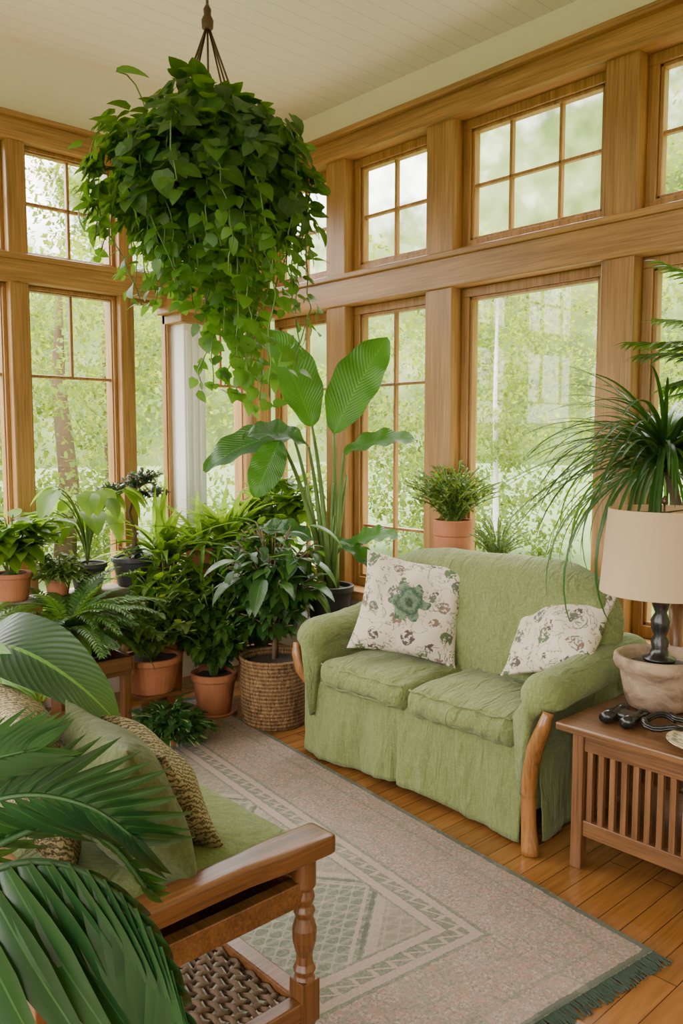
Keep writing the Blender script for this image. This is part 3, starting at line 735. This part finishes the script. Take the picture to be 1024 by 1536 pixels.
mb.box((CX0,CY0-.015,.47),(CX1-.03,CY0+.02,.53)); mb.box((CX0,CY1-.02,.47),(CX1-.03,CY1+.015,.53))
mb.box((CX0,CY0,.47),(CX0+.03,CY1,.53)); mb.box((CX1-.05,CY0+.02,.47),(CX1-.015,CY1-.02,.53)); mb.box((CX0,CY0,.475),(CX1-.03,CY1,.49))
part(mb,'seat_frame',M_dk[1],ch,bevel=.003)
mb=MB(); zz=.20
mb.box((CX0,CY0-.02,zz-.025),(CX1-.03,CY0+.022,zz+.025)); mb.box((CX0,CY1-.022,zz-.025),(CX1-.03,CY1+.02,zz+.025)); mb.box((CX1-.055,CY0,zz-.025),(CX1-.005,CY1,zz+.025)); mb.box((CX0-.02,CY0,zz-.025),(CX0+.02,CY1,zz+.025))
part(mb,'shelf_frame',M_dk[0],ch,bevel=.005)
mb=MB()
n=20
for i in range(n):
    y=CY0+.03+(CY1-CY0-.06)*i/(n-1)
    mb.tube([(CX0+.02+(CX1-CX0-.08)*k/44,y,zz+.008*math.sin(math.pi*(k/2+i))) for k in range(45)],.0075,5)
for k in range(22):
    x=CX0+.03+(CX1-CX0-.09)*k/21
    mb.tube([(x,CY0+.02+(CY1-CY0-.04)*i/44,zz-.008*math.sin(math.pi*(i/2+k))) for i in range(45)],.0075,5)
part(mb,'woven_shelf',M_rope,ch,smooth=True)
mb=MB(); mb.box((CX0-.03,CY0,.68),(CX0+.02,CY1,.74)); mb.box((CX0-.02,CY0,.60),(CX0+.01,CY1,.63))
part(mb,'back_rail',M_dk[1],ch,bevel=.004)
mb=MB(); rbox(mb,(CX0+.02,CY0+.04,.535),(CX1+.005,CY1-.04,.612),.03,16,(.01,0,.018),lambda p,q:p+V((0,0,wr(p,6,.008)))); part(mb,'seat_cushion',M_seat,ch,smooth=True)
pillow('back_cushion','patterned olive and cream back cushion on the armchair',(.78,2.00,.80),(1,-.25,.3),(0,0,1),.30,.21,.085,M_zig,0,group='cushions on the armchair')
pillow('throw_pillow','plain olive green throw pillow leaning on the armchair cushion',(.89,1.71,.775),(1,-.12,.42),(0,0,1),.205,.20,.09,M_olive,0,group='cushions on the armchair')
pillow('throw_pillow','olive and cream woven throw pillow propped in the armchair',(1.03,1.78,.745),(1,-.05,.62),(0,0,1),.18,.18,.055,M_zig,.05,group='cushions on the armchair')
# ------------------------------------------------------------------ foreground palm
def S(l,d,z): return V((.678*d+.735*l,.735*d-.678*l,z))
pb=V((.22,1.30,0))
th=thing('palm_plant','potted palm with broad dark green pleated fronds beside the armchair','potted plant',pb)
zt=pot(th,pb,.17,.12,.30,M_char)
fo=MB();st=MB()
def path_frond(pts,ll,lw,nl,dirs,v=.4,r=.006,ld=.35,upv=cam_dir,sh='lance'):
    ctrl=[V(p) for p in pts]; P=[]
    N=24
    for i in range(N+1):
        t=i/N*(len(ctrl)-1); k=min(len(ctrl)-2,int(t)); f=t-k
        p0=ctrl[max(0,k-1)];p1=ctrl[k];p2=ctrl[k+1];p3=ctrl[min(len(ctrl)-1,k+2)]
        P.append(.5*((2*p1)+(p2-p0)*f+(2*p0-5*p1+4*p2-p3)*f*f+(3*p1-p0-3*p2+p3)*f**3))
    st.tube(P,[r*(1.1-.7*i/N) for i in range(N+1)],5)
    for k in range(nl):
        t=.05+.95*k/(nl-1); x=t*N; i=min(N-1,int(x)); q=P[i].lerp(P[i+1],x-i); T=(P[i+1]-P[i]).normalized()
        s=ll*(.45+.55*math.sin(math.pi*min(1,(.15+.75*t))))
        for dd in dirs:
            d=(T*(.55+.5*t)+V(dd)).normalized()
            leaf(fo,q,d,upv,s*rnd(.93,1.07),lw,ld*rnd(.7,1.3),.4,8,sh,var=min(1,max(0,v+rnd(-.2,.2))))
o=pb+V((0,0,.3))
fr1=[S(-.62,1.12,.86),S(-.50,1.13,.985),S(-.38,1.14,.985),S(-.28,1.13,.90),S(-.22,1.10,.76),S(-.19,1.06,.62)]
path_frond(fr1,.40,.060,22,[(-.25,-.1,-1.0)],v=.35,ld=.3,sh='pleat')
path_frond(fr1,.10,.04,20,[(.35,.2,-.8)],v=.2,ld=.6)
path_frond([S(-.75,1.25,.90),S(-.62,1.30,.99),S(-.52,1.32,1.015),S(-.42,1.33,.99),S(-.35,1.33,.94)],.19,.024,18,[(.15,-.1,-.8),(.2,.2,.35)],v=.4,ld=.5)
path_frond([S(-.75,1.25,.97),S(-.66,1.28,1.05),S(-.58,1.3,1.08),S(-.52,1.32,1.09)],.15,.020,15,[(.45,-.1,-.5),(.25,.1,.45)],v=1.0,ld=.4)
path_frond([S(-.6,1.3,.92),S(-.48,1.36,.95),S(-.40,1.38,.90),S(-.34,1.38,.82)],.09,.016,14,[(.3,0,-.5),(.3,.1,.3)],v=1.0,ld=.6)
for a in (S(-.62,1.12,.86),S(-.75,1.25,.90),S(-.75,1.25,.97),S(-.6,1.3,.92)):
    st.tube(bez(o,o.lerp(a,.4)+V((-.05,0,.15)),a,8),.008,6)
finish(th,fo,st,L_palm,M_dstem)
# banana plant behind chair
bb=V((.38,2.35,0))
th=thing('banana_plant','banana plant with wide arching blue-green leaves in a dark pot','potted plant',bb)
zt=pot(th,bb,.16,.12,.28,M_char); fo=MB();st=MB()
def arch(start,b,tip,W,droop,up,var,fold=.2,sh='ovate'):
    st.tube(bez(start,(V(start)*.4+V(b)*.6)+V((0,0,.15)),b,8),[.014-.001*i for i in range(9)],6)
    T=V(tip)-V(b);L=T.length;T.normalize();S_=T.cross(V(up)).normalized();N=S_.cross(T);T=T*math.cos(droop/2)+N*math.sin(droop/2)
    leaf(fo,b,T,up,L*(1+droop*droop/24),W,droop,fold,22,sh,4,.003,var)
o=bb+V((0,0,.27))
arch(o,S(-1.0,2.22,1.03),S(-.56,2.08,.86),.20,2.1,UP*.9+cam_dir*.75,.05,.25)
arch(o,S(-.96,2.12,1.10),S(-.73,2.05,.80),.11,.9,UP*.5+cam_dir,1.0)
arch(o,S(-1.0,2.2,1.3),S(-1.3,2.2,1.5),.2,.8,UP,.5)
m_ban=leafmat('banana_leaf',(.007,.030,.021),(.12,.28,.035),.18,.36,22,.05,None,.08)
finish(th,fo,st,m_ban)
# ------------------------------------------------------------------ ledge & bench
lg=thing('window_bench','long low weathered wooden plant bench below the windows','bench',(1.5,4.5,0))
part(MB().box((-1.0,4.33,.70),(3.40,4.52,.74)),'bench_top',M_bench,lg,bevel=.005)
for x in (-.9,.5,1.9,3.3): part(MB().box((x,4.36,0),(x+.06,4.50,.70)),'leg',M_dk[2],lg,bevel=.004)
tr=thing('wooden_planter_stand','weathered brown wooden planter stand holding ferns','plant stand',(1.6,4.05,0))
mb=MB()
for i in range(3): mb.box((1.05,3.92+i*.12,.36),(2.10,4.03+i*.12,.385))
mb.box((1.05,3.905,.385),(2.10,3.92,.46)); mb.box((1.05,4.275,.385),(2.10,4.29,.46)); mb.box((2.09,3.905,.36),(2.11,4.29,.46)); mb.box((1.04,3.905,.36),(1.06,4.29,.46))
part(mb,'tray',M_dk[0],tr,bevel=.003)
mb=MB(); mb.box((1.07,3.93,.10),(2.08,4.26,.125)); part(mb,'lower_shelf',M_dk[0],tr,bevel=.003)
for x in (1.06,2.05):
    for y in (3.92,4.24): part(MB().box((x,y,0),(x+.045,y+.045,.36)),'leg',M_dk[2],tr,bevel=.003)
def potted(name,label,c,rt,rb,h,mat,fn,fm,sm=M_stem,saucer=None,cat='potted plant'):
    th=thing(name,label,cat,c); zt=pot(th,c,rt,rb,h,mat,saucer=saucer); fo=MB();st=MB(); fn(fo,st,V((c[0],c[1],zt))); finish(th,fo,st,fm,sm); return th
def f_fern(n,L,ll,lw=.012,nl=16,el=(.3,1.3),dr=1.6):
    def f(fo,st,c):
        for i in range(n):
            d=rdir(*el); frond(fo,st,c+V((d.x,d.y,0))*.02,d,L*rnd(.6,1.1),dr*rnd(.6,1.2),nl,ll,lw,ang=1.15,r=.0022)
    return f
def f_bush(R,Ht,ns,nl,size,sh='ovate',**k):
    return lambda fo,st,c: bush(fo,st,c,R,Ht,ns,nl,size,sh,**k)
def f_strap(n,L,W,el=(.2,1.4),dr=1.3,fold=.5,sh='strap'):
    def f(fo,st,c):
        for i in range(n):
            d=rdir(*el); l=L*rnd(.7,1.1); leaf(fo,c+V((d.x,d.y,0))*.015,d,UP,l,W*rnd(.8,1.1),dr*rnd(.5,1.3),fold,9,sh)
    return f
def f_bigheart(n,Ht,R,size,sh='heart'):
    def f(fo,st,c):
        for i in range(n):
            az=6.283*i/n+rnd(-.3,.3); r=R*rnd(.3,1); h=Ht*rnd(.6,1)
            e=c+V((math.cos(az)*r,math.sin(az)*r,h)); pts=bez(c,c+V((math.cos(az)*r*.2,math.sin(az)*r*.2,h*.9)),e,8); st.tube(pts,.004,5)
            d=V((math.cos(az),math.sin(az),rnd(-.9,-.1))); s=size*rnd(.75,1.15); leaf(fo,e,d,UP,s,s*.72,.7,.25,9,sh,2)
    return f
potted('fern_plant','feathery green fern spilling over a wooden planter stand',(1.82,4.08,.387),.13,.10,.22,M_terra,f_fern(110,.54,.065,.012,24),L_mid)
potted('fern_plant','feathery green fern spilling over a wooden planter stand',(1.36,4.08,.387),.13,.10,.20,M_terra,f_fern(60,.52,.08,.016,20),L_bright)
potted('potted_plant','young plant with large drooping heart-shaped leaves in charcoal pot',(2.11,4.43,.742),.105,.075,.16,M_char,f_bigheart(26,.46,.24,.20),L_bright)
potted('bonsai_tree','small bonsai with cloud of tiny leaves in charcoal bowl',(2.39,4.42,.742),.12,.09,.17,M_char,
  lambda fo,st,c:(bush(fo,st,c,.10,.10,12,6,.045,'ovate'),st.tube([c,c+V((.02,0,.15)),c+V((-.01,.01,.28)),c+V((.03,0,.40))],[.014,.012,.010,.007],7),
    [bush(fo,st,c+V((x,y,z)),.13,.08,20,9,.036,'ovate',el=(-.5,1.2)) for x,y,z in ((.03,0,.42),(.13,0,.36),(-.09,.02,.38),(.06,-.05,.46))]),L_blue,M_bark)
potted('dracaena_plant','spiky rosette dracaena in a small terracotta pot',(2.82,4.33,.742),.105,.078,.20,M_terra,f_strap(54,.42,.042,(.25,1.4),1.1),L_bright)
potted('potted_plant','leafy light green plant on the bench beneath the window',(1.68,4.43,.742),.10,.08,.15,M_terra,f_bush(.28,.44,26,9,.15),L_bright)
potted('potted_plant','leafy light green plant on the bench beneath the window',(1.28,4.43,.742),.10,.08,.15,M_terra,f_bush(.24,.42,16,8,.14),L_mid)
potted('potted_plant','fine-leaved bushy plant spilling over the bench edge',(1.91,4.38,.742),.07,.055,.10,M_terra,f_bush(.20,.18,80,12,.042,'ovate',sag=.45),L_olive)
potted('potted_plant','long-leaved bright green plant on the sunlit bench',(2.61,4.45,.742),.09,.07,.13,M_terra,f_strap(70,.56,.055,(.4,1.45),1.3,.3,'lance'),L_bright)
potted('potted_plant','long-leaved bright green plant on the sunlit bench',(3.08,4.43,.742),.10,.08,.15,M_terra,f_strap(84,.60,.06,(.4,1.45),1.3,.3,'lance'),L_bright)
potted('potted_plant','glossy broad-leaved green plant in the corner by the window',(3.34,4.28,.742),.11,.08,.18,M_terra,f_bush(.32,.54,36,9,.17),L_bright)
# second row in front of the bench
potted('potted_plant','bushy green plant in a wide terracotta bowl',(2.30,4.06,.20),.16,.12,.20,M_terra,f_bush(.32,.42,90,15,.065),L_olive)
potted('potted_plant','dense dark green plant in terracotta pot with saucer',(2.66,3.98,.015),.13,.095,.24,M_terra,f_bush(.27,.58,80,14,.095,'ovate',W=.5),L_mid,saucer=M_terra)
potted('potted_plant','tall leafy green plant on the floor below the bench',(3.06,4.05,.0),.15,.11,.30,M_terra,f_bush(.36,.90,60,13,.17,'lance',W=.35),L_mid)
potted('potted_plant','tall leafy green plant on the floor below the bench',(2.50,4.24,.0),.10,.08,.42,M_terra,f_bush(.30,.60,64,12,.13,'lance',W=.4),L_bright)
potted('potted_plant','tall leafy green plant on the floor below the bench',(2.80,4.22,.0),.09,.08,.42,M_terra,f_bush(.28,.56,56,12,.13,'lance',W=.4),L_bright)
potted('potted_plant','low trailing dark green plant on the floor beside the stand',(2.20,3.72,.0),.06,.05,.07,M_terra,f_bush(.27,.20,90,10,.07,sag=.35),L_dark)
mb=MB().box((2.18,3.94,0),(2.42,4.18,.02)); mb.box((2.18,3.94,.18),(2.42,4.18,.20)); 
for x in (2.18,2.39):
    for y in (3.94,4.15): mb.box((x,y,.02),(x+.03,y+.03,.18))
single(mb,'pot_riser',M_dk[0],'small square wooden riser under a terracotta bowl','plant stand',(2.30,4.06,0),bevel=.003)
# basket planter
bc=V((2.84,3.64,.0))
th=thing('basket_planter','bushy leafy plant growing in a tall woven wicker basket','potted plant',bc)
mb=MB(); prb=[(.175,0)]
for i in range(30): prb.append((.180+.014*math.sin(i/30*2.6)+.003*(i%2),.01+.35*i/30))
prb+=[(.195,.365),(.20,.38),(.192,.39),(.175,.382),(.17,.34)]
mb.lathe(prb,bc,40); part(mb,'basket',M_bask,th,smooth=True)
mb=MB().lathe([(.175,.345),(.12,.36),(.06,.355),(.01,.362)],bc,24); part(mb,'soil',M_soil,th,smooth=True)
fo=MB();st=MB(); c=bc+V((0,0,.35))
st.tube([c,c+V((.01,0,.15)),c+V((-.02,.01,.3)),c+V((0,0,.45))],[.016,.014,.012,.008],7)
st.tube([c+V((.03,.02,0)),c+V((.05,.03,.2)),c+V((.08,.02,.4))],[.012,.01,.008],7)
bush(fo,st,c+V((0,0,.20)),.31,.64,60,10,.13,'ovate',el=(-.7,.5),W=.5,droop=.8)
bush(fo,st,c+V((0,0,.14)),.20,.26,14,7,.10,'ovate',el=(-.9,.3))
for i in range(7):
    az=rnd(2.5,5.6); e=c+V((math.cos(az)*.2,math.sin(az)*.2,rnd(.4,.8))); leaf(fo,e,V((math.cos(az),math.sin(az),rnd(-.5,.2))),UP,.24,.10,.9,.25,9,'ovate',2)
finish(th,fo,st,leafmat('ficus_leaf',(.016,.058,.013),(.075,.19,.032),.36,.34),M_bark)
potted('fern_plant','airy fine-leaved plant in brown cylindrical pot on the sill',(3.545,2.93,.662),.105,.10,.50,M_terra,f_bush(.27,.40,130,17,.036,'ovate',el=(-.5,1.2)),L_olive)
potted('fern_plant','wispy fine-leaved plant behind the sofa on the window sill',(3.56,2.64,.662),.06,.05,.30,M_terra,f_bush(.19,.28,50,10,.026,'ovate',el=(-.5,1.0)),L_olive)
# strappy plant near lamp
sp=V((3.49,1.62,0))
sd=thing('plant_stand','tall dark wooden plant stand behind the side table','plant stand',sp)
part(MB().lathe([(.10,.92),(.11,.93),(.11,.95),(.10,.96)],sp,24),'stand_top',M_tb[1],sd,smooth=False)
part(MB().lathe([(.03,.05),(.022,.2),(.035,.4),(.02,.6),(.04,.92)],sp,16),'pole',M_tb[2],sd,smooth=True)
for a in (0.3,2.4,4.5): part(MB().tube([sp+V((0,0,.12)),sp+V((math.cos(a)*.07,math.sin(a)*.07,.07)),sp+V((math.cos(a)*.10,math.sin(a)*.10,.012))],[.02,.016,.012],6),'foot',M_tb[2],sd,smooth=True)
def f_pony(fo,st,c):
    t0=c+V((-.05,.06,.42))
    st.tube([c,c+V((.01,.0,.15)),t0],[.03,.022,.018],8)
    for i in range(280):
        az=rnd(0,6.283); d=rdir(-.1,1.35,az)
        k=.50+ .42*max(0,(V((d.x,d.y,0)).dot(V((-.7,.7,0)))))
        leaf(fo,t0+V((0,0,rnd(-.08,.05))),d,UP,k*rnd(.7,1.15),rnd(.016,.030),rnd(.9,2.2),.5,12,'strap',var=rnd(0,1))
potted('ponytail_palm','arching strap-leaved dark green plant in a pot near the lamp',(sp.x,sp.y,.962),.105,.085,.16,M_terra,f_pony,L_dark,M_bark)
# tall palm right
pr_=V((3.40,.98,0))
th=thing('palm_plant','tall palm with bright feathery fronds by the window','potted plant',pr_)
pot(th,pr_,.16,.12,.3,M_terra); fo=MB();st=MB()
c=pr_+V((0,0,.28)); st.tube([c,c+V((.02,.02,.6)),c+V((0,.05,1.25))],[.03,.025,.02],8)
tt=c+V((0,.05,1.25))
for az,el,L_,dr in ((1.5,1.35,.95,1.2),(1.7,1.2,.85,1.2),(1.4,1.0,.7,1.1),(1.9,1.45,1.0,1.0),(1.55,1.25,.75,1.5),(1.3,1.4,.85,1.4),(1.6,1.1,.95,1.0),(2.4,1.3,.8,1.3),(0,1.2,.8,1.3),(-1.4,1.1,.9,1.3),(-1.0,.8,.8,1.4),(-1.8,1.3,.9,1.1),(1.6,.75,.55,1.1)):
    frond(fo,st,tt,rdir(el,el,az),L_,dr,26,.24,.032,ang=1.0,r=.006,ldroop=.7)
finish(th,fo,st,L_mid)
# ------------------------------------------------------------------ outdoors
struct(MB().box((-40,-40,-.6),(60,60,-.5)),'ground',M_lawn_bounce)
def tree_mesh(H_,R_,nc,nq,q,low=.25,tr_r=.13):
    tr=MB(); tr.tube([(0,0,-.02),(.08,.03,H_*.3),(-.05,.05,H_*.6),(.05,0,H_*.9)],[tr_r,tr_r*.85,tr_r*.6,.03],8)
    fo=MB()
    for i in range(nc):
        d=rdir(-1.5,1.5); rr=rnd(.35,1)**.6
        c=V((d.x*R_*rr,d.y*R_*rr,H_*(low+(1-low)*.5)+d.z*H_*(1-low)*.5*rr))
        cr=R_*rnd(.2,.38); sh=rnd(0,1)
        for k in range(nq):
            e=rdir(-1.5,1.5)*cr*rnd(.3,1)**.5
            dd=rdir(-.9,.5); s=q*rnd(.6,1.3)
            leaf(fo,c+e,dd,UP,s,s*.6,.4,.2,1,'x',var=min(1,max(0,sh+rnd(-.2,.2))))
    return tr,fo
variants=[tree_mesh(9,2.6,54,150,.10,low=.22),tree_mesh(10,2.4,40,140,.10,low=.42,tr_r=.10),tree_mesh(3.4,1.9,70,230,.060,low=.0)]
spots=[(11.8,3.4,2,1.45),(11.8,-2.6,2,1.45),(11.2,9.4,2,1.45),(5.6,12.6,2,1.45),(-.2,12.6,2,1.45),(-6.0,12.6,2,1.45),
 (17.5,1.4,0,1),(17.2,7.4,0,1),(9.0,17.6,0,1),(2.4,17.6,1,1),(7.4,5.55,1,.42)]
cache={}
for i,(x,y,k,s) in enumerate(spots):
    nm='garden_bush' if k==2 else 'garden_tree'
    th=thing(nm,'leafy green shrub growing outside the windows' if k==2 else 'tall leafy deciduous tree growing outside the windows','bush' if k==2 else 'tree',(x,y,-.5),group='shrubs outside the sunroom' if k==2 else 'trees outside the sunroom')
    th.scale=(s,s,s); th.rotation_euler=(0,0,i*1.7)
    if k not in cache:
        a,b=variants[k]; f=mkobj(b,'foliage',L_tree); tk=mkobj(a,'trunk',M_pale if k==1 else M_bark,smooth=True); cache[k]=(f,tk)
        f.parent=th;tk.parent=th
    else:
        for o_ in cache[k]:
            c_=o_.copy(); COL.objects.link(c_); c_.parent=th
# ------------------------------------------------------------------ world & light
w=NT('garden_sky',world=True); SC.world=w.m
g=w.co('Generated'); sp_=w.n('ShaderNodeSeparateXYZ',Vector=g); dx,dy,dz=sp_.outputs[0],sp_.outputs[1],sp_.outputs[2]
n1=w.noise(g,6,6,.6); n2=w.noise(g,18,3,.58); n3=w.noise(g,5,3,.5)
fv=w.ma('ADD',w.ma('MULTIPLY',n2,.55),w.ma('MULTIPLY',n3,.45))
fol=w.ramp(fv,[(.36,(.22,.34,.07)),(.47,(.68,.90,.24)),(.57,(1.3,1.6,.60)),(.70,(4,4.3,2.8))])
folD=w.ramp(fv,[(.36,(.20,.31,.07)),(.50,(.60,.80,.22)),(.66,(1.2,1.45,.55))])
fol=w.mix(w.n('ShaderNodeMapRange',Value=dz,From_Min=.05,From_Max=.25).outputs[0],folD,fol)
sky=w.mix(dz,(11,10.8,10.4),(17,16.4,15.6))
thr=w.ma('ADD',.45,w.ma('ADD',w.ma('MULTIPLY',dx,.17),w.ma('MULTIPLY',dy,-.29)))
m_=w.ma('ADD',w.ma('SUBTRACT',dz,thr),w.ma('MULTIPLY',w.ma('SUBTRACT',n1,.5),.7))
mr=w.n('ShaderNodeMapRange',{'interpolation_type':'SMOOTHSTEP'},Value=m_,From_Min=-.10,From_Max=.14)
c=w.mix(mr.outputs[0],fol,sky)
low=w.ma('LESS_THAN',dz,-.05); c=w.mix(low,c,(.5,.5,.35))
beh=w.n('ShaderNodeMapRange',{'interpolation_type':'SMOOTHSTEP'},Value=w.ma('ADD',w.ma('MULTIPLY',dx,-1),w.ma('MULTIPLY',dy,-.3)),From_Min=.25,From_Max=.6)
fill_sky=w.ma('MULTIPLY',beh.outputs[0],w.ma('GREATER_THAN',dz,.02))
c=w.mix(fill_sky,c,(9.3,8.9,8.5))  # sky on the unseen left side brightened, added as frontal fill
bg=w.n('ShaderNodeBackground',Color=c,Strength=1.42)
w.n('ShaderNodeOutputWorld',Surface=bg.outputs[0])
def portal(loc,rot,sx,sy):
    l=bpy.data.lights.new('window_light_portal','AREA'); l.shape='RECTANGLE'; l.size=sx;l.size_y=sy; l.cycles.is_portal=True
    o=bpy.data.objects.new('window_light_portal',l); COL.objects.link(o); o.location=loc; o.rotation_euler=rot
portal((3.85,1.1,2.0),(0,math.pi/2,0),2.8,7.2)
portal((.85,4.95,2.0),(-math.pi/2,0,0),5.6,2.8)
portal((-2.2,1.1,2.0),(0,-math.pi/2,0),2.8,7.2)
# camera
cd=bpy.data.cameras.new('camera'); cam=bpy.data.objects.new('camera',cd); COL.objects.link(cam)
cam.location=(0,0,1.6); cam.rotation_euler=(math.radians(90-4.98),0,math.radians(-42.7))
cd.sensor_fit='VERTICAL'; cd.sensor_height=36; cd.lens=29.04; cd.clip_start=.05; cd.clip_end=200
SC.camera=cam
